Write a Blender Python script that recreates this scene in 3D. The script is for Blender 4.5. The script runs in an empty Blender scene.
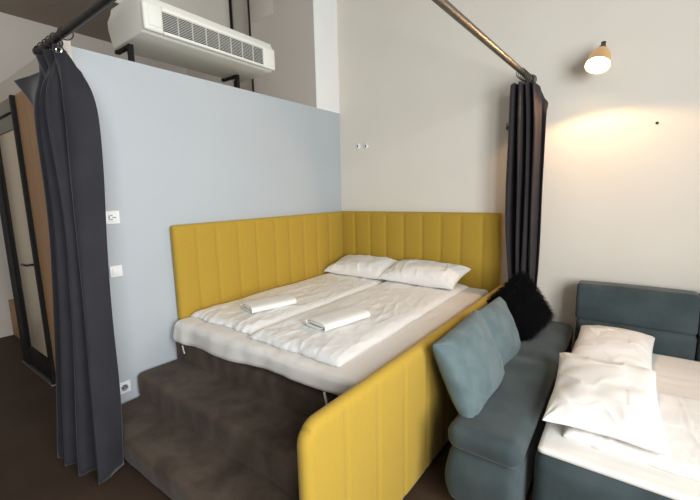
import bpy, bmesh, math, random
from mathutils import Vector, Matrix, noise
random.seed(7)
PI = math.pi
COL = bpy.context.scene.collection

# ------------------------------------------------------------------ materials
def new_mat(name):
    m = bpy.data.materials.new(name); m.use_nodes = True
    nt = m.node_tree
    return m, nt, nt.nodes['Principled BSDF']

def surf(name, c1, c2=None, scale=8.0, rough=0.8, bump=0.0, bscale=80.0, metal=0.0, detail=4.0,
         sheen=0.0, stretch=(1, 1, 1), spec=0.5, contrast=(0.35, 0.65), bdist=0.004, bump2=0.0, bscale2=6.0):
    m, nt, b = new_mat(name)
    tc = nt.nodes.new('ShaderNodeTexCoord'); mp = nt.nodes.new('ShaderNodeMapping')
    mp.inputs['Scale'].default_value = stretch
    nt.links.new(tc.outputs['Object'], mp.inputs['Vector'])
    n = nt.nodes.new('ShaderNodeTexNoise'); n.inputs['Scale'].default_value = scale; n.inputs['Detail'].default_value = detail
    nt.links.new(mp.outputs[0], n.inputs['Vector'])
    r = nt.nodes.new('ShaderNodeValToRGB')
    r.color_ramp.elements[0].position = contrast[0]; r.color_ramp.elements[1].position = contrast[1]
    r.color_ramp.elements[0].color = (*c1, 1); r.color_ramp.elements[1].color = (*(c2 or c1), 1)
    nt.links.new(n.outputs['Fac'], r.inputs['Fac']); nt.links.new(r.outputs['Color'], b.inputs['Base Color'])
    b.inputs['Roughness'].default_value = rough; b.inputs['Metallic'].default_value = metal
    b.inputs['Specular IOR Level'].default_value = spec
    if sheen: b.inputs['Sheen Weight'].default_value = sheen; b.inputs['Sheen Roughness'].default_value = 0.4
    last = None
    if bump:
        n2 = nt.nodes.new('ShaderNodeTexNoise'); n2.inputs['Scale'].default_value = bscale; n2.inputs['Detail'].default_value = 3
        nt.links.new(mp.outputs[0], n2.inputs['Vector'])
        bp = nt.nodes.new('ShaderNodeBump'); bp.inputs['Strength'].default_value = bump; bp.inputs['Distance'].default_value = bdist
        nt.links.new(n2.outputs['Fac'], bp.inputs['Height']); last = bp
    if bump2:
        n3 = nt.nodes.new('ShaderNodeTexNoise'); n3.inputs['Scale'].default_value = bscale2; n3.inputs['Detail'].default_value = 2
        n3.inputs['Distortion'].default_value = 0.6
        nt.links.new(mp.outputs[0], n3.inputs['Vector'])
        bp = nt.nodes.new('ShaderNodeBump'); bp.inputs['Strength'].default_value = bump2; bp.inputs['Distance'].default_value = 0.02
        nt.links.new(n3.outputs['Fac'], bp.inputs['Height'])
        if last: nt.links.new(last.outputs[0], bp.inputs['Normal'])
        last = bp
    if last: nt.links.new(last.outputs[0], b.inputs['Normal'])
    return m

M = {}
M['cream_wall'] = surf('cream_wall', (0.70, 0.655, 0.57), (0.72, 0.675, 0.59), 2, 0.9, 0.15, 120)
M['blue_wall'] = surf('blue_grey_wall', (0.42, 0.455, 0.475), (0.435, 0.468, 0.487), 1.5, 0.85, 0.12, 120)
M['beige_wall'] = surf('beige_wall', (0.56, 0.51, 0.45), (0.58, 0.53, 0.47), 2, 0.9, 0.15, 120)
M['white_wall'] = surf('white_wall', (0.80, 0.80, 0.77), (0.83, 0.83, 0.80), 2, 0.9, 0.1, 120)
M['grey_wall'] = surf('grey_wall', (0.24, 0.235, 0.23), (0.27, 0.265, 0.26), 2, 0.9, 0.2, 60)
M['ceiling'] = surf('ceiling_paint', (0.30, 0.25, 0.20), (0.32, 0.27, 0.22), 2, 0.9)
M['floor'] = surf('floor_brown', (0.030, 0.0145, 0.0065), (0.043, 0.022, 0.010), 3, 0.75, 0.3, 300)
M['plush'] = surf('plush_carpet', (0.055, 0.038, 0.026), (0.118, 0.087, 0.064), 7, 0.95, 0.5, 400, sheen=0.08,
                  contrast=(0.32, 0.72), bump2=0.25, bscale2=12, stretch=(1.0, 1.0, 0.6), spec=0.2)
M['mustard'] = surf('mustard_fabric', (0.405, 0.258, 0.030), (0.425, 0.272, 0.035), 90, 0.85, 0.25, 900, sheen=0.15, spec=0.25)
M['linen'] = surf('white_linen', (0.80, 0.78, 0.74), (0.83, 0.81, 0.77), 5, 0.75, 0.1, 900, bump2=0.22, bscale2=7, spec=0.3)
M['sateen'] = surf('white_sateen', (0.84, 0.83, 0.80), (0.87, 0.86, 0.83), 5, 0.42, 0.0, 900, bump2=0.35, bscale2=9, spec=0.45)
M['sheet'] = surf('cotton_sheet', (0.80, 0.76, 0.70), (0.82, 0.78, 0.72), 5, 0.8, 0.1, 900, spec=0.3)
M['towel'] = surf('towel', (0.83, 0.81, 0.76), (0.86, 0.84, 0.79), 5, 0.95, 0.6, 500, spec=0.2)
M['teal'] = surf('teal_fabric', (0.040, 0.055, 0.057), (0.062, 0.082, 0.085), 5, 0.9, 0.35, 700, sheen=0.2, spec=0.2, bump2=0.08, bscale2=4)
M['teal_pale'] = surf('pale_teal_fabric', (0.095, 0.135, 0.14), (0.13, 0.172, 0.177), 9, 0.9, 0.35, 700, sheen=0.2, spec=0.2, bump2=0.25, bscale2=10)
M['curtain'] = surf('charcoal_curtain', (0.017, 0.016, 0.021), (0.022, 0.021, 0.026), 6, 0.8, 0.2, 700, sheen=0.15, spec=0.3)
M['curtain_brown'] = surf('charcoal_curtain_warm', (0.026, 0.021, 0.023), (0.033, 0.027, 0.029), 6, 0.8, 0.2, 700, sheen=0.15, spec=0.3)
M['fur'] = surf('black_fur', (0.003, 0.003, 0.0035), (0.006, 0.006, 0.007), 30, 1.0, spec=0.1)
M['steel'] = surf('brushed_steel', (0.13, 0.12, 0.10), (0.17, 0.155, 0.13), 20, 0.42, metal=0.8)
M['dark_metal'] = surf('dark_metal', (0.03, 0.028, 0.025), (0.04, 0.037, 0.033), 20, 0.45, metal=0.7)
M['chrome'] = surf('chrome', (0.6, 0.58, 0.54), None, 5, 0.2, metal=1)
M['black'] = surf('black_frame', (0.005, 0.0045, 0.0045), (0.008, 0.007, 0.007), 10, 0.7, spec=0.25)
M['ac'] = surf('ivory_plastic', (0.72, 0.71, 0.64), (0.74, 0.73, 0.66), 5, 0.45)
M['ac_dark'] = surf('dark_recess', (0.03, 0.03, 0.03), None, 5, 0.8)
M['white_plastic'] = surf('white_plastic', (0.82, 0.82, 0.80), None, 5, 0.35)
M['socket_grey'] = surf('socket_grey', (0.35, 0.36, 0.37), None, 5, 0.6)
M['wood'] = surf('warm_wood', (0.34, 0.185, 0.08), (0.40, 0.22, 0.095), 3, 0.55, stretch=(6, 6, 0.6))
M['frost'] = surf('frosted_pane', (0.48, 0.40, 0.29), (0.52, 0.44, 0.32), 2, 0.35)
M['sage'] = surf('transom_grey', (0.16, 0.16, 0.13), (0.18, 0.18, 0.15), 4, 0.5)
M['strap'] = surf('elastic_strap', (0.72, 0.70, 0.62), None, 5, 0.8)
def emit(name, col, s):
    m, nt, b = new_mat(name)
    b.inputs['Base Color'].default_value = (*col, 1)
    b.inputs['Emission Color'].default_value = (*col, 1); b.inputs['Emission Strength'].default_value = s
    return m
M['bulb'] = emit('lit_bulb', (1.0, 0.78, 0.48), 25)
m, nt, b = new_mat('window_glass'); b.inputs['Transmission Weight'].default_value = 1; b.inputs['Roughness'].default_value = 0; b.inputs['IOR'].default_value = 1.01
M['glass'] = m
m, nt, b = new_mat('amber_shade'); b.inputs['Base Color'].default_value = (0.55, 0.36, 0.18, 1); b.inputs['Metallic'].default_value = 0.5; b.inputs['Roughness'].default_value = 0.35
b.inputs['Emission Color'].default_value = (1.0, 0.55, 0.22, 1); b.inputs['Emission Strength'].default_value = 0.25
M['shade'] = m

# ------------------------------------------------------------------ helpers
def link(name, me, mat, parent=None, smooth=True):
    o = bpy.data.objects.new(name, me); COL.objects.link(o)
    if mat: me.materials.append(mat)
    if smooth:
        for p in me.polygons: p.use_smooth = True
    if parent: o.parent = parent
    return o

def from_bm(name, bm, mat, parent=None, smooth=True, auto=None):
    bmesh.ops.recalc_face_normals(bm, faces=bm.faces)
    me = bpy.data.meshes.new(name); bm.to_mesh(me); bm.free()
    o = link(name, me, mat, parent, smooth)
    if auto is not None: me.set_sharp_from_angle(angle=math.radians(auto))
    return o

def tag(o, label, cat, group=None):
    o['label'] = label; o['category'] = cat
    if group: o['group'] = group
    return o

def thing(name, loc, label, cat, group=None):
    o = bpy.data.objects.new(name, None); COL.objects.link(o); o.location = loc
    o.empty_display_size = 0.1
    return tag(o, label, cat, group)

def keep(o, parent):
    """parent while keeping world coordinates of a mesh built in world space"""
    o.parent = parent
    o.matrix_parent_inverse = Matrix.Translation(-Vector(parent.location))
    return o

def box(bm, x0, x1, y0, y1, z0, z1):
    v = [bm.verts.new((x, y, z)) for x in (x0, x1) for y in (y0, y1) for z in (z0, z1)]
    for f in ((0, 1, 3, 2), (4, 6, 7, 5), (0, 4, 5, 1), (2, 3, 7, 6), (0, 2, 6, 4), (1, 5, 7, 3)):
        bm.faces.new([v[i] for i in f])

def bbox_mesh(name, dims, mat, parent=None, bev=0.0, seg=3):
    bm = bmesh.new(); box(bm, *dims)
    if bev: bmesh.ops.bevel(bm, geom=list(bm.edges), offset=bev, segments=seg, profile=0.5, affect='EDGES')
    o = from_bm(name, bm, mat, None, bool(bev), 35 if bev else None)
    if parent: keep(o, parent)
    return o

def structure(name, dims, mat, bev=0):
    o = bbox_mesh(name, dims, mat, None, bev); o['kind'] = 'structure'; return o

def grid_box(n):
    """unit cube surface with n=(nx,ny,nz) cells, welded"""
    bm = bmesh.new(); cache = {}
    def V(i, j, k):
        if (i, j, k) not in cache: cache[(i, j, k)] = bm.verts.new((i / n[0], j / n[1], k / n[2]))
        return cache[(i, j, k)]
    for k in (0, n[2]):
        for i in range(n[0]):
            for j in range(n[1]): bm.faces.new((V(i, j, k), V(i + 1, j, k), V(i + 1, j + 1, k), V(i, j + 1, k)))
    for j in (0, n[1]):
        for i in range(n[0]):
            for k in range(n[2]): bm.faces.new((V(i, j, k), V(i + 1, j, k), V(i + 1, j, k + 1), V(i, j, k + 1)))
    for i in (0, n[0]):
        for j in range(n[1]):
            for k in range(n[2]): bm.faces.new((V(i, j, k), V(i, j + 1, k), V(i, j + 1, k + 1), V(i, j, k + 1)))
    return bm

def softbox(name, dims, r, mat, parent=None, cell=0.04, puff=(0, 0, 0), deform=None, wob=0.0, seed=0, n=None):
    x0, x1, y0, y1, z0, z1 = dims
    L = Vector((x1 - x0, y1 - y0, z1 - z0)); O = Vector((x0, y0, z0))
    n = n or [max(4, int(round(L[i] / cell))) for i in range(3)]
    bm = grid_box(n)
    rr = [min(r, L[i] / 2 * 0.999) for i in range(3)]
    def ease(t, Li, ri):
        # gather grid lines near the borders so the rounding has vertices
        return t
    for v in bm.verts:
        p = Vector([v.co[i] * L[i] for i in range(3)])
        t = v.co.copy()
        # snap cells next to borders
        q = Vector([min(max(p[i], rr[i]), L[i] - rr[i]) for i in range(3)])
        d = p - q
        if d.length > 1e-9:
            # map cube shell to sphere shell
            u = Vector([d[i] / rr[i] for i in range(3)])
            mx = max(abs(c) for c in u)
            u = u.normalized() * mx
            d = Vector([u[i] * rr[i] for i in range(3)])
        p = q + d
        s = [2 * t[i] - 1 for i in range(3)]
        for i in range(3):
            if puff[i]:
                a, b = [k for k in range(3) if k != i]
                w = (1 - abs(s[a]) ** 3) * (1 - abs(s[b]) ** 3)
                p[i] += puff[i] * w * s[i]
        p = p + O
        if wob:
            nn = noise.noise_vector(p * 4 + Vector((seed, 0, 0)))
            p += nn * wob
        if deform: p = deform(p, t)
        v.co = p
    o = from_bm(name, bm, mat)
    if parent: keep(o, parent)
    return o

def tube_bm(bm, pts, rad, seg=12, cap=True, closed=False):
    pts = [Vector(p) for p in pts]; N = len(pts); rings = []
    up = None
    for i, p in enumerate(pts):
        if closed: t = (pts[(i + 1) % N] - pts[i - 1]).normalized()
        else: t = (pts[min(i + 1, N - 1)] - pts[max(i - 1, 0)]).normalized()
        if up is None:
            up = Vector((0, 0, 1)) if abs(t.z) < 0.9 else Vector((1, 0, 0))
        a = t.cross(up).normalized(); b = a.cross(t).normalized(); up = b
        r = rad[i] if isinstance(rad, (list, tuple)) else rad
        rings.append([bm.verts.new(p + (a * math.cos(2 * PI * k / seg) + b * math.sin(2 * PI * k / seg)) * r) for k in range(seg)])
    for i in range(N if closed else N - 1):
        A, B = rings[i], rings[(i + 1) % N]
        for k in range(seg): bm.faces.new((A[k], A[(k + 1) % seg], B[(k + 1) % seg], B[k]))
    if cap and not closed:
        bm.faces.new(rings[0]); bm.faces.new(rings[-1])

def tube(name, pts, rad, mat, parent=None, seg=14, closed=False):
    bm = bmesh.new(); tube_bm(bm, pts, rad, seg, True, closed)
    o = from_bm(name, bm, mat, None, True, 40)
    if parent: keep(o, parent)
    return o

def ring_pts(c, ax, R, n=20):
    c = Vector(c); ax = Vector(ax).normalized()
    u = ax.orthogonal().normalized(); w = ax.cross(u)
    return [c + (u * math.cos(2 * PI * k / n) + w * math.sin(2 * PI * k / n)) * R for k in range(n)]

def lathe(name, prof, mat, mtx, parent=None, seg=32):
    bm = bmesh.new(); rings = []
    for r, z in prof:
        rings.append([bm.verts.new(mtx @ Vector((r * math.cos(2 * PI * k / seg), r * math.sin(2 * PI * k / seg), z))) for k in range(seg)])
    for A, B in zip(rings, rings[1:]):
        for k in range(seg): bm.faces.new((A[k], A[(k + 1) % seg], B[(k + 1) % seg], B[k]))
    if prof[0][0] > 1e-5: bm.faces.new(rings[0])
    if prof[-1][0] > 1e-5: bm.faces.new(rings[-1])
    bmesh.ops.remove_doubles(bm, verts=bm.verts, dist=1e-6)
    o = from_bm(name, bm, mat, None, True, 50)
    if parent: keep(o, parent)
    return o

def ridge(p, s):
    return 1 - abs(noise.noise(p * s)) * 2

def pillow_mesh(name, w, l, h, mat, mtx, seed=0, nu=110, nv=80, wr=0.012, post=None, parent=None, flat=0.42, pull=0.07, z_low=0.35):
    """w along local x, l along local y"""
    bm = bmesh.new(); top = {}; bot = {}
    S = Vector((seed * 3.1, seed * 1.7, seed))
    for i in range(nu + 1):
        for j in range(nv + 1):
            a = -1 + 2 * i / nu; c = -1 + 2 * j / nv
            a = math.sin(a * PI / 2) * 0.55 + a * 0.45; c = math.sin(c * PI / 2) * 0.55 + c * 0.45
            t = max(0.0, (1 - abs(a) ** 2.4) * (1 - abs(c) ** 2.4)) ** flat
            x = a * w / 2 * (1 - pull * (1 - c * c) * abs(a)); y = c * l / 2 * (1 - pull * (1 - a * a) * abs(c))
            ang = math.atan2(c - math.copysign(1, c), a - math.copysign(1, a))
            dcorner = math.hypot((abs(a) - 1) * w, (abs(c) - 1) * l)
            fan = math.sin(ang * 9 + seed) * math.exp(-(dcorner / (0.28 * w)) ** 2)
            q = Vector((x, y, 0)) + S
            wob = wr * (noise.noise(q * 5) * 0.8 + noise.noise(q * Vector((1, 1, 1)) * 11) * 0.45 + fan * 0.7) * min(1, t * 1.6)
            for ck, cs in enumerate((3.5, 6.5)):
                qq = Vector((q.x * 1.0 + 0.5 * q.y, q.y * 0.6 - 0.2 * q.x, ck * 5.1 + seed))
                wob += wr * 0.25 * math.exp(-(noise.noise(qq * cs) / 0.08) ** 2) * min(1, t * 1.6) * (0.5 + 0.8 * (abs(a) > .4 or abs(c) > .5))
            edge_w = 0.012 * noise.noise(q * 7) * (1 - t)
            top[i, j] = Vector((x, y, t * h * (1 - z_low) + wob + edge_w)); bot[i, j] = Vector((x, y, -t * h * z_low + edge_w))
    V = {}
    for (i, j), p in top.items():
        p = mtx @ p; V[i, j, 1] = bm.verts.new(post(p) if post else p)
    for (i, j), p in bot.items():
        if i in (0, nu) or j in (0, nv): V[i, j, 0] = V[i, j, 1]
        else:
            p = mtx @ p; V[i, j, 0] = bm.verts.new(post(p) if post else p)
    for k in (0, 1):
        for i in range(nu):
            for j in range(nv):
                try: bm.faces.new((V[i, j, k], V[i + 1, j, k], V[i + 1, j + 1, k], V[i, j + 1, k]))
                except ValueError: pass
    o = from_bm(name, bm, mat)
    if parent: keep(o, parent)
    return o

def catmull(P, n):
    out = []; N = len(P)
    for i in range(N - 1):
        p0, p1, p2, p3 = P[max(i - 1, 0)], P[i], P[i + 1], P[min(i + 2, N - 1)]
        for k in range(n):
            t = k / n
            out.append(0.5 * ((2 * p1) + (-p0 + p2) * t + (2 * p0 - 5 * p1 + 4 * p2 - p3) * t * t + (-p0 + 3 * p1 - 3 * p2 + p3) * t ** 3))
    out.append(P[-1].copy()); return out

def curtain_cloth(name, levels, mat, parent, nseg=7, nh=60, thick=0.004, seed=0):
    """levels: lists of (x,y,z) key points, top to bottom"""
    curves = [catmull([Vector(p) for p in lv], nseg) for lv in levels]
    bm = bmesh.new(); rows = []
    ncol = len(curves[0])
    cols = []
    for c in range(ncol): cols.append(catmull([cv[c] for cv in curves], nh // (len(curves) - 1)))
    for r in range(len(cols[0])):
        row = []
        for c in range(ncol):
            p = cols[c][r].copy()
            f = r / len(cols[0])
            p += Vector((noise.noise(Vector((c * .3, p.z * 1.2, seed))), noise.noise(Vector((c * .3, p.z * 1.2, seed + 9))), 0)) * 0.012
            row.append(bm.verts.new(p))
        rows.append(row)
    for A, B in zip(rows, rows[1:]):
        for c in range(ncol - 1): bm.faces.new((A[c], A[c + 1], B[c + 1], B[c]))
    o = from_bm(name, bm, mat)
    s = o.modifiers.new('thickness', 'SOLIDIFY'); s.thickness = thick
    keep(o, parent)
    return o

# ------------------------------------------------------------------ room shell
XR, YF, H = 4.9, -6.6, 4.3
structure('floor', (-3.1, XR + .1, YF - .1, 0.1, -0.1, 0.0), M['floor'])
structure('wall_back', (-3.1, XR + .1, 0.0, 0.12, 0.0, H), M['cream_wall'])
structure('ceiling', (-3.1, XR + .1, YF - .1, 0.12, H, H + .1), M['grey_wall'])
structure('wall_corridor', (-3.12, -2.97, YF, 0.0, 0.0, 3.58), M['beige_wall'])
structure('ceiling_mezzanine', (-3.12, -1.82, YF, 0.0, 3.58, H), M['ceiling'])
structure('trim_1', (-1.84, -1.79, YF, 0.0, 3.58, H), M['cream_wall'])
# partition block (bathroom volume)
structure('wall_partition', (-0.12, 0.0, -2.56, 0.0, 0.0, 2.43), M['blue_wall'])
structure('ceiling_bathroom', (-1.90, -0.12, -2.56, 0.0, 2.33, 2.43), M['beige_wall'])
structure('wall_entry', (-1.90, 0.0, -2.60, -2.56, 2.32, 2.46), M['beige_wall'])
structure('wall_bathroom', (-1.90, -1.82, -2.56, 0.0, 0.0, 2.33), M['beige_wall'])
# wood panel right of the door
o = structure('trim_2', (-1.05, 0.0, -2.60, -2.56, 0.0, 2.32), M['wood'])
# column in the corner above the partition
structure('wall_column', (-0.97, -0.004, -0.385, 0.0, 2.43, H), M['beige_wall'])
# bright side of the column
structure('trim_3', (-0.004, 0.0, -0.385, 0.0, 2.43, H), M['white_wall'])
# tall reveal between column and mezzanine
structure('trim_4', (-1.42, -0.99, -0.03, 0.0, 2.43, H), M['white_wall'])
bm = bmesh.new(); tube_bm(bm, [(-0.975, -0.392, 2.43), (-0.975, -0.392, H)], 0.012, 8); tube_bm(bm, [(-1.78, -0.02, 2.43), (-1.78, -0.02, H)], 0.02, 8)
pp = from_bm('trim_5', bm, M['dark_metal']); pp['kind'] = 'structure'

# wall opposite the partition with big daylight windows
WY = [(-5.6, -4.2), (-3.8, -2.4)]
def wall_with_holes():
    zs0, zs1 = 0.7, 3.4
    bm = bmesh.new(); ys = [YF] + [y for w in WY for y in w] + [0.0]
    for i in range(0, len(ys), 2): box(bm, XR, XR + .2, ys[i], ys[i + 1], 0, H)
    for a, b in WY:
        box(bm, XR, XR + .2, a, b, 0, zs0); box(bm, XR, XR + .2, a, b, zs1, H)
    w = from_bm('wall_window', bm, M['cream_wall'], None, False); w['kind'] = 'structure'
    for k, (a, b) in enumerate(WY):
        bm = bmesh.new()
        for y0, y1 in ((a, a + .07), ((a + b) / 2 - .035, (a + b) / 2 + .035), (b - .07, b)): box(bm, XR + .06, XR + .13, y0, y1, zs0, zs1)
        for z0, z1 in ((zs0, zs0 + .07), (zs1 - .07, zs1)): box(bm, XR + .06, XR + .13, a, b, z0, z1)
        f = from_bm('window_%d' % (k + 1), bm, M['white_plastic'], None, False); f['kind'] = 'structure'
        g = from_bm('window_pane', (lambda q: (box(q, XR + .09, XR + .1, a + .07, b - .07, zs0 + .07, zs1 - .07), q)[1])(bmesh.new()), M['glass'], None, False)
        g.parent = f
wall_with_holes()
structure('wall_front', (-3.1, XR + .1, YF - .12, YF, 0, H), M['grey_wall'])

# ------------------------------------------------------------------ door
D = bpy.data.objects.new('door_1', None); COL.objects.link(D); D.location = (-1.45, -2.59, 0); D['kind'] = 'structure'
def dpart(name, dims, mat, p=D, bev=0.004): return bbox_mesh(name, dims, mat, p, bev, 2)
bm = bmesh.new()
box(bm, -1.10, -1.055, -2.625, -2.56, 0, 2.32); box(bm, -1.90, -1.72, -2.625, -2.56, 0, 2.32)
keep(from_bm('door_frame', bm, M['black'], None, False), D)
dpart('transom', (-1.72, -1.10, -2.61, -2.57, 2.09, 2.32), M['sage'])
dpart('transom_bar', (-1.72, -1.16, -2.622, -2.61, 2.20, 2.215), M['black'])
dpart('bottom_rail', (-1.72, -1.10, -2.612, -2.57, 0.02, 0.21), M['black'])
dpart('door_stile', (-1.16, -1.10, -2.612, -2.57, 0.21, 2.09), M['sage'])
dpart('door_stile', (-1.72, -1.665, -2.612, -2.57, 0.21, 2.09), M['black'])
dpart('door_pane', (-1.665, -1.16, -2.60, -2.585, 0.21, 2.09), M['frost'])
bm = bmesh.new(); tube_bm(bm, [(-1.20, -2.60, 1.02), (-1.20, -2.65, 1.02), (-1.31, -2.655, 1.02)], 0.009, 10)
keep(from_bm('door_handle', bm, M['dark_metal']), D)
dpart('threshold', (-1.90, -1.05, -2.64, -2.56, 0.0, 0.02), M['steel'])

# wooden stand by the corridor wall
W = thing('wooden_stool', (-2.85, -2.35, 0), 'small light wooden stool by the corridor wall beyond the glass door', 'stool')
for nm, d in (('seat', (-2.965, -2.72, -2.47, -2.22, 0.39, 0.42)), ('side_panel', (-2.965, -2.72, -2.47, -2.445, 0.0, 0.39)), ('side_panel', (-2.965, -2.72, -2.245, -2.22, 0.0, 0.39)), ('stretcher', (-2.93, -2.90, -2.445, -2.245, 0.15, 0.22))):
    bbox_mesh(nm, d, M['wood'], W, 0.004, 2)

# ------------------------------------------------------------------ carpeted steps and platform
ST = thing('carpeted_platform', (0.9, -1.3, 0), 'brown plush carpeted bed platform with steps rising to the foot of the bed', 'platform')
def nose(p, t):
    p = p.copy(); top = 0.168 if t is not None and p.z < 0.17 and p.y < -2.5 else 0.336
    if t[1] < 0.2: p.y += 0.010 * (1 - t[2]) ** 1.0 + 0.006 * noise.noise(Vector((p.x * 9, p.z * 9, 0)))
    return p
softbox('step', (0.014, 1.775, -2.70, -2.36, 0.0, 0.168), 0.035, M['plush'], ST, deform=nose, wob=0.008, seed=1, n=[90, 18, 10])
softbox('step', (0.014, 1.775, -2.425, -2.09, 0.0, 0.336), 0.035, M['plush'], ST, deform=nose, wob=0.008, seed=2, n=[90, 18, 18])
softbox('base', (0.014, 1.775, -2.13, -0.01, 0.0, 0.498), 0.035, M['plush'], ST, deform=nose, wob=0.005, seed=3, n=[80, 80, 22])

# ------------------------------------------------------------------ mustard headboards
def quilted(name, length, z0, z1, thick, seams, r, mtx, label, corner=0.0, both=True):
    """local: x along length 0..L, y thickness 0..T (front at y=T), z up"""
    T = thing(name, mtx @ Vector((length / 2, thick / 2, z0)), label, 'headboard')
    def df(p, t):
        x, y, z = p
        g = 0.0
        for s in seams: g = max(g, math.exp(-((x - s) / 0.010) ** 2))
        edges = [0] + list(seams) + [length]
        puff = 0
        for a, b in zip(edges, edges[1:]):
            if a <= x <= b: puff = (1 - (2 * (x - a) / (b - a) - 1) ** 2)
        hh = min(1, max(0, (z1 - z) / 0.05), max(0, (z - z0) / 0.03) if z - z0 > 0 else 0)
        k = (t[1] - 0.5) * 2
        if abs(k) > 0.99 and (k > 0 or both):
            y += (0.008 * puff - 0.008 * g) * hh * (1 if k > 0 else -1)
        if corner:
            # round the far upper corner (x near length) in elevation
            cx, cz = length - corner, z1 - corner
            if x > cx and z > cz:
                d = Vector((x - cx, z - cz)); m = max(d.x, d.y)
                if d.length > 1e-6:
                    d = d.normalized() * m; x, z = cx + d.x, cz + d.y
        return mtx @ Vector((x, y, z))
    o = softbox('padded_panel', (0, length, 0, thick, z0, z1), r, M['mustard'], T, n=[int(length / 0.013), 8, 40], deform=df)
    return T
# along the partition: local x runs from corner towards viewer (-Y), front faces +X
mt = Matrix(((0, 1, 0, 0.002), (-1, 0, 0, -0.062), (0, 0, 1, 0), (0, 0, 0, 1)))
quilted('headboard', 2.02, 0.502, 1.338, 0.06, [s - 0.062 for s in (0.318, 0.521, 0.723, 0.924, 1.108, 1.324, 1.519, 1.725, 1.901)], 0.02, mt,
        'long mustard padded headboard panel with vertical seams against the blue-grey partition', both=False)
mt = Matrix(((1, 0, 0, 0.004), (0, -1, 0, -0.002), (0, 0, 1, 0), (0, 0, 0, 1)))
quilted('headboard', 1.80, 0.502, 1.340, 0.058, [s for s in (0.219, 0.425, 0.628, 0.835, 1.045, 1.242, 1.438, 1.643)], 0.02, mt,
        'mustard padded headboard panel on the cream wall behind the white pillows', both=False)
# guard panel between bed and sofa
a0 = Vector((1.868, -0.10, 0)); a1 = Vector((1.812, -2.665, 0)); dv = (a1 - a0).normalized(); nv = Vector((-dv.y, dv.x, 0))
mt = Matrix(((dv.x, nv.x, 0, a0.x), (dv.y, nv.y, 0, a0.y), (0, 0, 1, 0), (0, 0, 0, 1)))
quilted('guard_panel', (a1 - a0).length, 0.0, 0.755, 0.062, [2.615 - s for s in (0.05 + .22 * 1, .05 + .22 * 2, .05 + .22 * 3 + .01, .05 + .22 * 4 + .03, 1.20, 1.43, 1.66, 1.89, 2.12, 2.35)], 0.03, mt,
        'low mustard padded guard panel between the raised bed and the sofa', corner=0.09)

# ------------------------------------------------------------------ mattress with fitted sheet
MT = thing('mattress', (0.9, -1.1, 0.50), 'double mattress in a white fitted sheet on the carpeted platform', 'mattress')
bbox_mesh('mattress_core', (0.075, 1.72, -2.11, -0.075, 0.505, 0.625), M['sheet'], MT, 0.03, 4)
def hem(x):
    t = (x - 0.05) / 1.68
    return 0.492 + 0.062 * max(0, t) ** 1.4 - 0.016 * math.sin(t * PI * 2.0) * (1 - t)
def sheet_def(p, t):
    x, y, z = p
    k = t[2]
    if y < -2.05:   # hanging foot side
        h = hem(x)
        f = (0.648 - z) / (0.648 - 0.50)
        z = 0.648 - max(0, f) * (0.648 - h)
        y -= 0.018 * math.sin(x * 9 + 1.5) * max(0, f) + 0.015 * max(0, f) + 0.01 * noise.noise(Vector((x * 8, z * 3, 0)))
        if x < 0.35:
            y -= 0.03 * math.exp(-((x - 0.2) / 0.05) ** 2) * max(0, f) * 0.5
    if k > 0.98:
        z += 0.004 * noise.noise(Vector((x * 5, y * 5, 3))) + 0.003 * ridge(Vector((x * 2, y, 1)), 6)
    return Vector((x, y, z))
softbox('fitted_sheet', (0.064, 1.735, -2.155, -0.066, 0.50, 0.648), 0.045, M['sheet'], MT, n=[110, 110, 12], deform=sheet_def)
for (x, l) in ((0.235, 0.055), (1.545, 0.085)):
    bm = bmesh.new(); z = hem(x) + 0.02
    pts = [Vector((x + i * 0.004, -2.185, z - l * i / 5 * 1.0)) for i in range(6)]
    for a, b in zip(pts, pts[1:]): box(bm, a.x - .006, a.x + .006, a.y - .002, a.y + .002, b.z, a.z)
    keep(from_bm('strap', bm, M['strap'], None, False), MT)

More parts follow.
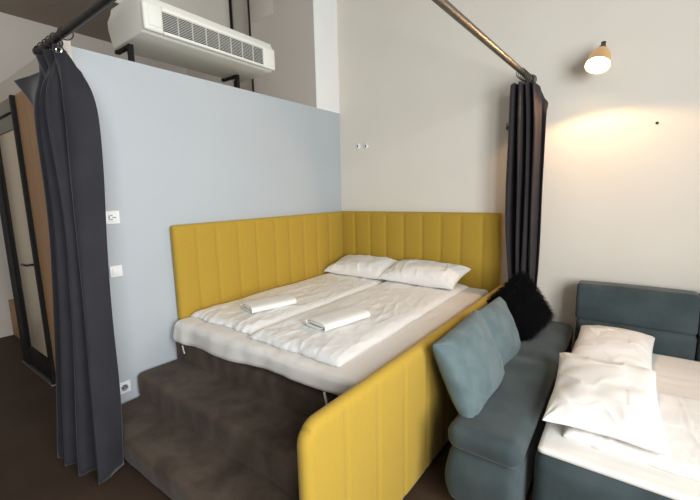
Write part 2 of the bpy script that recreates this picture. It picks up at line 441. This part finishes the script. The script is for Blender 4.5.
# ------------------------------------------------------------------ duvets
def duvet(name, x0, x1, y0, y1, zb, h, label, seed, group=None, mat=None, corner_drop=0.0, n=(130, 300), wrk=1.0, edge=0.05):
    """closed flat quilt. y0 = foot (nearest viewer), y1 = head"""
    bm = bmesh.new(); V = {}
    nu, nv = n
    for i in range(nu + 1):
        for j in range(nv + 1):
            u, v = i / nu, j / nv
            x = x0 + (x1 - x0) * u; y = y0 + (y1 - y0) * v
            du = min(u, 1 - u) * abs(x1 - x0); dvv = min(v, 1 - v) * abs(y1 - y0)
            t = (1 - math.exp(-du / edge * 1.6)) * (1 - math.exp(-dvv / edge * 1.6))
            t = min(1, t * 1.1) ** 0.6
            q = Vector((x + seed, y * 0.8, seed))
            wr = 0.013 * noise.noise(q * 3.2) + 0.010 * (ridge(q + Vector((0, 0, 5)), 5.0) - .6) * 0.8 + 0.006 * (ridge(Vector((q.x * 1.0 + q.y * 0.9, q.y * .5 - q.x * .5, 2)), 9) - .6)
            wr += 0.004 * noise.noise(q * 16)
            foot = math.exp(-(y - min(y0, y1)) / 0.22)
            for ck, (cs, ca) in enumerate(((3.0, 0.45), (6.5, 0.6), (12.0, 0.32))):
                qq = Vector((q.x * 1.3 + 0.35 * q.y, q.y * 0.55, ck * 3.7 + seed))
                wr += 0.0085 * ca * math.exp(-(noise.noise(qq * cs) / 0.07) ** 2) - 0.002 * ca
            wr *= wrk * (0.8 + 0.35 * foot)
            ex = 0.012 * noise.noise(Vector((y * 6, seed, 0))) * (1 if u > .5 else -1) * (1 - min(1, du / 0.06))
            ey = (0.020 * noise.noise(Vector((x * 7, seed, 4))) + 0.012 * noise.noise(Vector((x * 17, seed, 4)))) * (1 - min(1, dvv / 0.10))
            zt = zb + h * t + wr * t + 0.004
            V[i, j, 1] = bm.verts.new((x + ex, y + ey, zt))
            if i in (0, nu) or j in (0, nv): V[i, j, 0] = V[i, j, 1]
            else: V[i, j, 0] = bm.verts.new((x + ex, y + ey, zb + 0.002 * (1 - t)))
    for k in (0, 1):
        for i in range(nu):
            for j in range(nv):
                try: bm.faces.new((V[i, j, k], V[i + 1, j, k], V[i + 1, j + 1, k], V[i, j + 1, k]))
                except ValueError: pass
    o = from_bm(name, bm, mat or M['sateen'])
    tag(o, label, 'duvet', group)
    return o
duvet('duvet', 0.09, 0.80, -2.03, -0.12, 0.650, 0.042, 'crinkled white duvet on the bed beside the partition headboard', 2.3, wrk=0.55)
duvet('duvet', 0.815, 1.555, -2.075, -0.12, 0.650, 0.042, 'crinkled white duvet on the bed beside the bare sheet strip along the guard panel', 7.7, wrk=0.55)

# bed pillows
def place(cx, cy, cz, rz=0, rx=0, ry=0):
    return Matrix.Translation((cx, cy, cz)) @ Matrix.Rotation(rz, 4, 'Z') @ Matrix.Rotation(rx, 4, 'X') @ Matrix.Rotation(ry, 4, 'Y')
o = pillow_mesh('bed_pillow', 0.73, 0.42, 0.14, M['sateen'], place(0.46, -0.275, 0.765, 0.0, math.radians(14)), 1)
tag(o, 'white bed pillow in the corner where the two mustard headboards meet', 'pillow')
o = pillow_mesh('bed_pillow', 0.77, 0.43, 0.150, M['sateen'], place(1.175, -0.29, 0.770, math.radians(-2), math.radians(14)), 2)
tag(o, 'white bed pillow resting on the duvet nearer the sofa side of the bed', 'pillow')

# folded towels
def towel(cx, cy, z, rz, label, seed, w=0.24, l=0.34, h=0.05):
    # flattened roll cross-section (x,z) drawn as a closed ribbon
    th = 0.009
    path = []
    loops = [(w / 2, h / 2 - .004), (w / 2 - .03, h / 2 - .016)]
    # spiral made from two flattened turns
    for k, (a, b) in enumerate(loops):
        n = 26
        for i in range(n):
            t = i / n * 2 * PI + PI
            f = k + i / n
            aa = w / 2 - .030 * f; bb = h / 2 - .003 - .0105 * f
            cx_, sz = math.cos(t), math.sin(t)
            path.append(Vector((math.copysign(abs(cx_) ** 0.45, cx_) * aa, math.copysign(abs(sz) ** 0.8, sz) * bb)))
    bm = bmesh.new(); ns = 18; rows = []
    mtx = Matrix.Translation((cx, cy, z + h / 2)) @ Matrix.Rotation(rz, 4, 'Z')
    N = len(path)
    for s in range(ns + 1):
        y = -l / 2 + l * s / ns
        outer, inner = [], []
        for i, p in enumerate(path):
            d = (path[min(i + 1, N - 1)] - path[max(i - 1, 0)]).normalized(); nrm = Vector((d.y, -d.x))
            q = Vector((p.x * 2, y * 3, seed))
            jit = 0.006 * noise.noise(q * 3)
            yy = y + (0.012 * noise.noise(Vector((i * .12, seed, s > ns / 2))) if s in (0, ns) else 0)
            a = p + nrm * th / 2; b_ = p - nrm * th / 2
            outer.append(bm.verts.new(mtx @ Vector((a.x + jit, yy, a.y + jit * .7)))); inner.append(bm.verts.new(mtx @ Vector((b_.x + jit, yy, b_.y + jit * .7))))
        rows.append(outer + inner[::-1])
    R = len(rows[0])
    for A, B in zip(rows, rows[1:]):
        for i in range(R): bm.faces.new((A[i], A[(i + 1) % R], B[(i + 1) % R], B[i]))
    for row in (rows[0], rows[-1]):
        for i in range(N - 1): bm.faces.new((row[i], row[i + 1], row[R - 2 - i], row[R - 1 - i]))
    o = from_bm('folded_towel', bm, M['towel'], None, True, 60)
    tag(o, label, 'towel')
towel(0.53, -1.63, 0.695, math.radians(-16), 'folded white towel on the duvet beside the partition headboard', 3.0, w=0.24, l=0.36, h=0.06)
towel(1.19, -1.62, 0.695, math.radians(-12), 'folded white towel on the duvet next to the bare sheet strip', 8.0, w=0.25, l=0.38, h=0.062)

# ------------------------------------------------------------------ curtains and rods
rodz = 2.42
R1 = thing('curtain_rod', (1.94, -1.3, rodz), 'round steel curtain rod running out from the cream wall over the guard panel', 'curtain rod')
tube('rod', [(1.985, -0.012, rodz), (1.885, -2.66, rodz)], 0.021, M['steel'], R1, 20)
lathe('wall_flange', [(0.0, 0.0), (0.042, 0.0), (0.042, 0.008), (0.026, 0.012), (0.026, 0.04), (0.0, 0.04)], M['steel'], Matrix.Translation((1.985, -0.001, rodz)) @ Matrix.Rotation(PI / 2, 4, 'X'), R1, 24)
R2 = thing('curtain_rod', (0.8, -2.66, rodz), 'dark curtain rod crossing in front of the steps from the partition end', 'curtain rod')
tube('rod', [(-0.20, -2.66, rodz), (1.90, -2.66, rodz)], 0.021, M['dark_metal'], R2, 20)
tube('end_cap', [(-0.225, -2.66, rodz), (-0.20, -2.66, rodz)], 0.026, M['dark_metal'], R2, 20)
tube('rod_bracket', [(-0.21, -2.66, rodz), (-0.21, -2.602, rodz)], 0.014, M['dark_metal'], R2, 12)

C1 = thing('curtain', (0.25, -2.8, 0.03), 'charcoal curtain gathered at the partition end beside the carpeted steps', 'curtain')
T = [(-.44, -2.74, 2.28), (-.24, -2.64, 2.33), (-.10, -2.71, 2.365), (-.04, -2.62, 2.365), (.03, -2.71, 2.365), (.09, -2.62, 2.365), (.14, -2.70, 2.36), (.20, -2.675, 2.35), (.27, -2.62, 2.22)]
U = [(-.14, -2.70, 1.95), (-.04, -2.77, 2.05), (.0, -2.68, 2.05), (.05, -2.77, 2.05), (.10, -2.67, 2.05), (.17, -2.77, 2.05), (.21, -2.69, 2.05), (.29, -2.72, 2.05), (.365, -2.60, 1.98)]
Mi = [(-.04, -2.70, 1.3), (.06, -2.81, 1.3), (.14, -2.71, 1.3), (.20, -2.82, 1.3), (.25, -2.70, 1.3), (.31, -2.80, 1.3), (.34, -2.71, 1.3), (.39, -2.77, 1.3), (.425, -2.65, 1.3)]
Bo = [(0.02, -2.80, .03), (0.08, -2.92, .03), (.16, -2.82, .03), (.20, -2.92, .03), (.26, -2.80, .03), (.34, -2.90, .02), (.38, -2.81, .02), (.50, -2.85, .015), (.455, -2.715, .02)]
curtain_cloth('curtain_fabric', [T, U, Mi, Bo], M['curtain'], C1, nseg=8, nh=66, seed=1)
for x, tl in ((-.185, .5), (-.10, .1), (-.03, .3), (.04, 0.1), (.10, .4), (.235, -.5)):
    tube('curtain_ring', ring_pts((x, -2.66, rodz - 0.010), (1, tl, 0.1), 0.034, 22), 0.003, M['dark_metal'], C1, 8, True)
tube('eyelet', ring_pts((.205, -2.69, 2.325), (0.6, -0.8, 0.1), 0.015, 18), 0.005, M['chrome'], C1, 8, True)

C2 = thing('curtain', (2.0, -0.2, 0.57), 'dark charcoal curtain bunched against the cream wall behind the fur cushion', 'curtain')
def zig(xs, ys, z): return [(x, y, z) for x, y in zip(xs, ys)]
T = zig([1.885, 1.90, 1.94, 1.955, 1.985, 2.00, 2.03, 2.045, 2.08, 2.11], [-.17, -.25, -.13, -.26, -.12, -.25, -.12, -.24, -.13, -.10], 2.36)
T[0] = (1.89, -.20, 2.30); T[-1] = (2.13, -.10, 2.20); T[-2] = (2.085, -.13, 2.30)
U = zig([1.865, 1.90, 1.945, 1.965, 2.00, 2.02, 2.05, 2.07, 2.10, 2.135], [-.13, -.26, -.13, -.26, -.12, -.25, -.12, -.24, -.13, -.16], 2.0)
Mi = zig([1.865, 1.90, 1.94, 1.975, 2.00, 2.03, 2.055, 2.08, 2.11, 2.14], [-.12, -.25, -.13, -.25, -.12, -.24, -.12, -.24, -.13, -.17], 1.2)
Bo = zig([1.952, 1.965, 1.985, 2.005, 2.02, 2.04, 2.06, 2.085, 2.105, 2.12], [-.13, -.22, -.13, -.24, -.12, -.24, -.12, -.22, -.13, -.16], 0.47)
curtain_cloth('curtain_fabric', [T, U, Mi, Bo], M['curtain_brown'], C2, nseg=8, nh=60, seed=5)
for y in (-.05, -.10, -.15, -.20, -.25, -.30):
    tube('curtain_ring', ring_pts((1.982 + y * .04, y, rodz - 0.010), (0.15, 1, 0.0), 0.034, 22), 0.003, M['dark_metal'], C2, 8, True)

# ------------------------------------------------------------------ air conditioner
AC = thing('air_conditioner', (0, -1.7, 2.56), 'long ivory air conditioning unit standing on top of the partition', 'air conditioner')
y0, y1 = -2.215, -1.14
def extrude_y(name, prof, ya, yb, mat, parent, bev=0.0, auto=35):
    bm = bmesh.new()
    A = [bm.verts.new((x, ya, z)) for x, z in prof]; B = [bm.verts.new((x, yb, z)) for x, z in prof]
    n = len(prof); bm.faces.new(A); bm.faces.new(B)
    for i in range(n): bm.faces.new((A[i], A[(i + 1) % n], B[(i + 1) % n], B[i]))
    if bev: bmesh.ops.bevel(bm, geom=list(bm.edges), offset=bev, segments=3, profile=0.5, affect='EDGES')
    return keep(from_bm(name, bm, mat, None, True, auto), parent)
extrude_y('casing', [(0.188, 2.592), (0.188, 2.745), (0.165, 2.800), (0.10, 2.815), (-0.24, 2.815), (-0.24, 2.775), (-0.31, 2.755), (-0.31, 2.70), (-0.26, 2.565), (0.15, 2.575)], y0, y1, M['ac'], AC, 0.008)
# front face frame + louvre grille
bbox_mesh('end_cap', (0.17, 0.206, y0 - .004, -2.095, 2.583, 2.748), M['ac'], AC, 0.012)
bbox_mesh('end_cap', (0.17, 0.206, -1.262, y1 + .004, 2.583, 2.748), M['ac'], AC, 0.012)
bbox_mesh('access_cover', (0.200, 0.211, y0 + .022, -2.105, 2.61, 2.728), M['ac'], AC, 0.006)
bbox_mesh('access_cover', (0.200, 0.211, -1.245, y1 - .020, 2.61, 2.728), M['ac'], AC, 0.006)
bbox_mesh('bottom_rail', (0.17, 0.204, -2.095, -1.262, 2.583, 2.603), M['ac'], AC, 0.006)
bbox_mesh('top_rail', (0.17, 0.204, -2.095, -1.262, 2.722, 2.75), M['ac'], AC, 0.006)
bbox_mesh('grille_back', (0.186, 0.192, -2.095, -1.262, 2.60, 2.725), M['ac_dark'], AC)
bm = bmesh.new()
for k in range(11):
    z = 2.610 + k * 0.0105
    v = [bm.verts.new(p) for p in ((0.192, -2.095, z + .003), (0.203, -2.095, z - .0005), (0.203, -2.095, z + .002), (0.192, -2.095, z + .0055), (0.192, -1.262, z + .003), (0.203, -1.262, z - .0005), (0.203, -1.262, z + .002), (0.192, -1.262, z + .0055))]
    for f in ((0, 1, 2, 3), (7, 6, 5, 4), (0, 4, 5, 1), (1, 5, 6, 2), (2, 6, 7, 3), (3, 7, 4, 0)): bm.faces.new([v[i] for i in f])
for k in range(1, 8):
    y = -2.095 + k * 0.833 / 8; box(bm, 0.192, 0.203, y - .0013, y + .0013, 2.602, 2.724)
keep(from_bm('louvre_grille', bm, M['ac'], None, False), AC)
for y in (-2.19, -1.32):
    bm = bmesh.new(); box(bm, -0.115, -0.085, y, y + .03, 2.431, 2.55); box(bm, -0.30, -0.085, y, y + .03, 2.55, 2.572)
    keep(from_bm('support_foot', bm, M['black'], None, False), AC)

# access hatch on the column
HT = bbox_mesh('trim_6', (-0.95, -0.585, -0.390, -0.3855, 3.50, 3.86), M['beige_wall'], None, 0.002, 2)
HT['kind'] = 'structure'

# ------------------------------------------------------------------ wall fittings
def plate_x(name, y, z, s, label, cat, kind):
    t = thing(name, (0, y, z), label, cat)
    bbox_mesh('cover_plate', (0.001, 0.011, y - s / 2, y + s / 2, z - s / 2, z + s / 2), M['white_plastic'], t, 0.004)
    if kind == 'socket':
        lathe('socket_well', [(0.0, 0.0), (0.017, 0.0), (0.020, 0.003), (0.023, 0.003), (0.023, 0.0)], M['socket_grey'], Matrix.Translation((0.0115, y, z)) @ Matrix.Rotation(PI / 2, 4, 'Y'), t, 24)
        bm = bmesh.new()
        for s_ in (-1, 1): tube_bm(bm, [(0.0115, y + s_ * .01, z), (0.0185, y + s_ * .01, z)], 0.0035, 8)
        keep(from_bm('contact', bm, M['black']), t)
    else:
        bbox_mesh('rocker', (0.010, 0.016, y - s * .3, y + s * .3, z - s * .3, z + s * .3), M['white_plastic'], t, 0.002, 2)
        if kind == 'card':
            bm = bmesh.new()
            tube_bm(bm, [(0.0165, y - .010 + .014 * math.cos(a), z + .014 * math.sin(a)) for a in [math.radians(d) for d in range(60, 301, 20)]], 0.002, 6)
            tube_bm(bm, [(0.0165, y - .006, z), (0.0165, y + .018, z)], 0.002, 6)
            keep(from_bm('symbol', bm, M['dark_metal']), t)
    return t
plate_x('wall_socket', -2.495, 0.262, 0.082, 'white power socket low on the partition above the lowest step', 'socket', 'socket')
plate_x('light_switch', -2.447, 1.420, 0.085, 'white wall switch with a dark symbol beside the charcoal curtain', 'switch', 'card')
plate_x('light_switch', -2.462, 1.067, 0.075, 'plain white wall switch half hidden by the curtain below another switch', 'switch', 'plain')
for x, z, lb in ((0.246, 2.050, 'small round white cable outlet on the cream wall nearer the partition corner'), (0.352, 2.043, 'small round white cable outlet on the cream wall nearer the curtain')):
    t = thing('cable_outlet', (x, 0, z), lb, 'outlet')
    mt = Matrix.Translation((x, -0.001, z)) @ Matrix.Rotation(PI / 2, 4, 'X')
    lathe('cap', [(0.0, 0.008), (0.024, 0.008), (0.030, 0.004), (0.031, 0.0)], M['white_plastic'], mt, t, 20)
    bbox_mesh('slot', (x - .004, x + .004, -0.0135, -0.0085, z - .013, z + .013), M['dark_metal'], t)
t = thing('wall_hook', (1.817, 0, 2.063), 'small metal hook on the cream wall beside the curtain', 'hook')
lathe('base', [(0.0, 0.006), (0.016, 0.006), (0.018, 0.0)], M['steel'], Matrix.Translation((1.817, -.001, 2.063)) @ Matrix.Rotation(PI / 2, 4, 'X'), t, 16)
tube('hook', [(1.817, -.006, 2.072), (1.817, -.035, 2.075), (1.817, -.045, 2.095), (1.817, -.03, 2.10)], 0.004, M['steel'], t, 8)
sc = lathe('wall_plug', [(0.0, 0.004), (0.009, 0.004), (0.010, 0.0)], M['dark_metal'], Matrix.Translation((2.816, -.001, 1.981)) @ Matrix.Rotation(PI / 2, 4, 'X'), None, 14)
tag(sc, 'tiny dark wall plug on the cream wall below the lamp', 'plug')

# ------------------------------------------------------------------ wall lamp
LP = thing('wall_lamp', (2.455, 0, 2.47), 'lit bell shaped spot lamp on the cream wall above the sofa', 'lamp')
tilt = math.radians(31)
ax = Vector((-0.10, -math.sin(tilt), -math.cos(tilt))).normalized()
mouth = Vector((2.452, -0.215, 2.385))
rot = ax.to_track_quat('Z', 'Y').to_matrix().to_4x4()
mt = Matrix.Translation(mouth) @ rot
lathe('lamp_shade', [(0.018, -0.150), (0.030, -0.142), (0.052, -0.115), (0.067, -0.075), (0.075, -0.03), (0.079, 0.0), (0.077, 0.0), (0.072, -0.03), (0.064, -0.075), (0.049, -0.112), (0.020, -0.135)], M['shade'], mt, LP, 36)
lathe('bulb', [(0.0, -0.004), (0.04, -0.006), (0.066, -0.018), (0.068, -0.03), (0.05, -0.08), (0.02, -0.12), (0.0, -0.125)], M['bulb'], mt, LP, 32)
kn = mouth - ax * 0.165
lathe('lamp_neck', [(0.0, -0.195), (0.014, -0.195), (0.016, -0.170), (0.022, -0.165), (0.022, -0.150), (0.0, -0.150)], M['steel'], mt, LP, 20)
tube('lamp_arm', [mouth - ax * 0.185, Vector((kn.x, kn.y + 0.02, kn.z + 0.0)), Vector((kn.x, -0.02, kn.z - 0.03)), Vector((kn.x, -0.004, kn.z - 0.03))], 0.008, M['steel'], LP, 10)
lathe('knuckle', [(0.0, -.014), (.013, -.014), (.016, 0), (.013, .014), (0, .014)], M['dark_metal'], Matrix.Translation(mouth - ax * 0.196) @ Matrix.Rotation(PI / 2, 4, 'Y'), LP, 16)
lathe('wall_mount', [(0.0, 0.02), (0.026, 0.018), (0.03, 0.0)], M['steel'], Matrix.Translation((kn.x, -.001, kn.z - .03)) @ Matrix.Rotation(PI / 2, 4, 'X'), LP, 24)

# ------------------------------------------------------------------ sofa bed
SF = thing('sofa_bed', (3.2, -1.0, 0), 'dark teal fabric corner sofa folded out into a bed', 'sofa')
def armdef(p, t):
    # gentle bulge of the front end and slack top
    x, y, z = p
    z += 0.010 * math.sin(y * 5.0) * t[2] - 0.012 * t[2] * math.exp(-((y + 0.95) / 0.08) ** 2)
    return Vector((x, y, z))
def bodydef(p, t):
    x, y, z = p
    b = math.sin(min(1, max(0, z / 0.35)) * PI)
    if y < -1.7: y -= 0.045 * b
    x += (-0.03 if t[0] < 0.5 else 0.0) * b
    return Vector((x, y, z))
softbox('arm_body', (2.09, 2.40, -1.89, -0.03, 0.03, 0.350), 0.05, M['teal'], SF, n=[14, 70, 18], deform=bodydef)
softbox('arm_cushion', (2.068, 2.405, -1.93, -0.03, 0.325, 0.450), 0.055, M['teal'], SF, n=[20, 90, 14], deform=armdef, puff=(0, 0, 0.01))
softbox('seat_base', (2.435, 3.95, -1.825, -0.12, 0.05, 0.378), 0.05, M['teal'], SF, n=[60, 60, 16], wob=0.004, puff=(0.0, 0.03, 0))
for xa, xb in ((2.432, 3.122), (3.134, 3.90)):
    softbox('backrest', (xa, xb, -0.285, -0.03, 0.25, 0.560), 0.03, M['teal'], SF, n=[60, 24, 24], wob=0.004, puff=(0, 0.008, 0.008))
    softbox('headrest', (xa - .010, xb, -0.265, -0.10, 0.556, 0.825), 0.024, M['teal'], SF, n=[70, 20, 30], wob=0.004, puff=(0, 0.012, 0.006),
            deform=lambda p, t: Vector((p.x, p.y + (p.z - .56) * 0.10, p.z)))
for x, y in ((2.15, -1.75), (2.15, -.2), (2.55, -1.7), (3.85, -1.7), (3.85, -.2)):
    bbox_mesh('foot', (x - .03, x + .03, y - .03, y + .03, 0, 0.06), M['black'], SF, 0.004, 2)
# sheet on the sofa bed
def sh(p, t):
    z = p.z + (0.003 * noise.noise(Vector((p.x * 6, p.y * 6, 2))) + 0.003 * ridge(Vector((p.x, p.y * 2, 2)), 5)) * t[2]
    return Vector((p.x, p.y, z))
o = softbox('bed_sheet', (2.444, 3.93, -1.79, -0.285, 0.374, 0.402), 0.012, M['sheet'], None, n=[70, 70, 4], deform=sh)
tag(o, 'white sheet spread over the folded-out teal sofa bed', 'sheet')
# folded duvet
o = duvet('duvet', 2.525, 3.90, -1.66, -0.96, 0.402, 0.040, 'flat white duvet lying across the sofa bed under the pillow', 13.1, None, M['linen'], n=(200, 120), wrk=0.45, edge=0.03)
# pillows
def settle(p):
    p = p.copy(); return p
pillow_mesh('sofa_pillow', 0.44, 0.68, 0.14, M['linen'], place(2.675, -0.62, 0.475, math.radians(-2), math.radians(6)), 4, 80, 120, wr=0.012)
tag(bpy.data.objects['sofa_pillow'], 'white pillow by the backrest, partly under another pillow on the sofa bed', 'pillow')
o = pillow_mesh('sofa_pillow', 0.465, 0.70, 0.125, M['linen'], place(2.662, -1.325, 0.505, math.radians(2), math.radians(5)), 9, 80, 120, wr=0.016)
tag(o, 'white pillow with pointed corners lying on top nearer the front of the sofa bed', 'pillow')

# throw cushions
def cushion(name, w, h, d, mtx, label, seed, mat, wr=0.012):
    o = pillow_mesh(name, w, h, d, mat, mtx, seed, 90, 90, wr=wr, z_low=0.5, flat=0.36, pull=0.045)
    return tag(o, label, 'cushion')
# local x -> along -Y... local z (thickness) -> +X
def stand(cx, cy, cz, yaw, lean, roll=0):
    base = Matrix(((0, 0, 1, 0), (1, 0, 0, 0), (0, 1, 0, 0), (0, 0, 0, 1)))  # x->Y, y->Z, z->X
    return Matrix.Translation((cx, cy, cz)) @ Matrix.Rotation(yaw, 4, 'Z') @ Matrix.Rotation(lean, 4, 'Y') @ Matrix.Rotation(roll, 4, 'X') @ base
cushion('throw_cushion', 0.58, 0.42, 0.18, stand(2.062, -1.54, 0.612, math.radians(-3), math.radians(-24), math.radians(3)), 'pale teal square cushion leaning on the guard panel at the front of the sofa arm', 11, M['teal_pale'])
cushion('throw_cushion', 0.46, 0.39, 0.16, stand(2.06, -1.03, 0.612, math.radians(-4), math.radians(-22), math.radians(0)), 'pale teal cushion standing between the front cushion and the black fur cushion', 15, M['teal_pale'])

# black fur cushion : core + strands
FU = thing('fur_cushion', (2.1, -0.55, 0.6), 'black long-haired fur cushion leaning by the curtain on the sofa arm', 'cushion')
mtx = stand(2.095, -0.58, 0.66, math.radians(-34), math.radians(-16), math.radians(29))
core = pillow_mesh('cushion_body', 0.41, 0.40, 0.16, M['fur'], mtx, 21, 30, 30, wr=0.012, z_low=0.5, parent=FU)
rnd = random.Random(3); bm = bmesh.new()
me = core.data; me.calc_loop_triangles()
tris = [(t, t.area) for t in me.loop_triangles]; tot = sum(a for _, a in tris)
for t, a in tris:
    cnt = a / tot * 9000; cnt = int(cnt) + (rnd.random() < cnt - int(cnt))
    P3 = [me.vertices[i].co for i in t.vertices]
    for _ in range(cnt):
        r1, r2 = rnd.random(), rnd.random()
        if r1 + r2 > 1: r1, r2 = 1 - r1, 1 - r2
        p = P3[0] + (P3[1] - P3[0]) * r1 + (P3[2] - P3[0]) * r2
        n = t.normal
        d = (n + Vector((rnd.uniform(-.6, .6), rnd.uniform(-.6, .6), rnd.uniform(-.9, .3)))).normalized()
        L = rnd.uniform(0.025, 0.06); s = d.orthogonal().normalized() * 0.0016
        q = p + d * L * .6; e = p + d * L + Vector((0, 0, -L * .35))
        v = [bm.verts.new(p - s), bm.verts.new(p + s), bm.verts.new(q + s * .7), bm.verts.new(q - s * .7), bm.verts.new(e)]
        bm.faces.new((v[0], v[1], v[2], v[3])); bm.faces.new((v[3], v[2], v[4]))
me2 = bpy.data.meshes.new('fur'); bm.to_mesh(me2); bm.free()
fo = link('fur', me2, M['fur']); keep(fo, FU); fo['kind'] = 'stuff'

# ------------------------------------------------------------------ lights
def area(name, loc, target, sx, sy, power, col):
    l = bpy.data.lights.new(name, 'AREA'); l.shape = 'RECTANGLE'; l.size = sx; l.size_y = sy; l.energy = power; l.color = col
    o = bpy.data.objects.new(name, l); COL.objects.link(o); o.location = loc
    o.rotation_euler = (Vector(target) - Vector(loc)).to_track_quat('-Z', 'Y').to_euler()
    return o
for k, (a, b) in enumerate(WY):
    area('window_daylight', (XR - 0.02, (a + b) / 2, 2.05), (0, (a + b) / 2, 2.05), b - a, 2.6, 168, (0.93, 0.97, 1.0))
# room's ceiling lights
area('ceiling_light', (2.2, -3.6, H - 0.05), (2.2, -3.6, 0), 1.6, 1.6, 6, (1.0, 0.90, 0.76))
area('corridor_light', (-2.3, -4.6, 3.5), (-2.0, -3.4, 1.4), 0.4, 0.4, 7, (1.0, 0.80, 0.58))
s = bpy.data.lights.new('lamp_spot', 'SPOT'); s.energy = 34; s.color = (1.0, 0.56, 0.27); s.spot_size = math.radians(168); s.spot_blend = 0.16; s.shadow_soft_size = 0.03
so = bpy.data.objects.new('lamp_spot', s); COL.objects.link(so)
so.location = mouth + ax * 0.012
phi = math.radians(43); so.rotation_euler = Vector((0.05, -math.sin(phi), -math.cos(phi))).to_track_quat('-Z', 'Y').to_euler()

GROUPS = {'duvet': 'white duvets', 'bed_pillow': 'pillows on the raised bed', 'sofa_pillow': 'pillows on the sofa bed',
          'folded_towel': 'folded towels on the duvets', 'headboard': 'mustard headboards on the walls', 'throw_cushion': 'pale teal cushions on the sofa arm',
          'cable_outlet': 'cable outlets on the cream wall', 'light_switch': 'switches on the partition', 'curtain': 'charcoal curtains', 'curtain_rod': 'curtain rods'}
for o in bpy.context.scene.objects:
    k = o.name.split('.')[0]
    if o.parent is None and o.get('category') and k in GROUPS and 'guard' not in o['label'][:20]:
        o['group'] = GROUPS[k]
w = bpy.data.worlds.new('World'); bpy.context.scene.world = w; w.use_nodes = True
bg = w.node_tree.nodes['Background']; bg.inputs[0].default_value = (0.80, 0.88, 1.0, 1); bg.inputs[1].default_value = 1.2

# ------------------------------------------------------------------ camera
f = 376.6696
Rm = ((0.80514957, 0.07035288, -0.58888423), (0.5926503, -0.13287177, 0.79442477), (-0.02235603, -0.98863318, -0.14867631))
cam = bpy.data.cameras.new('camera'); cam.sensor_width = 36; cam.lens = f / 700 * 36; cam.clip_start = 0.05
co = bpy.data.objects.new('camera', cam); COL.objects.link(co)
co.matrix_world = Matrix([[Rm[i][0], -Rm[i][1], -Rm[i][2], (2.7, -3.50271, 1.54)[i]] for i in range(3)] + [[0, 0, 0, 1]])
bpy.context.scene.camera = co
vs = bpy.context.scene.view_settings
bpy.context.scene.display_settings.display_device = 'sRGB'
vs.view_transform = 'Standard'; vs.look = 'None'; vs.gamma = 1; vs.exposure = -0.05; vs.use_curve_mapping = False
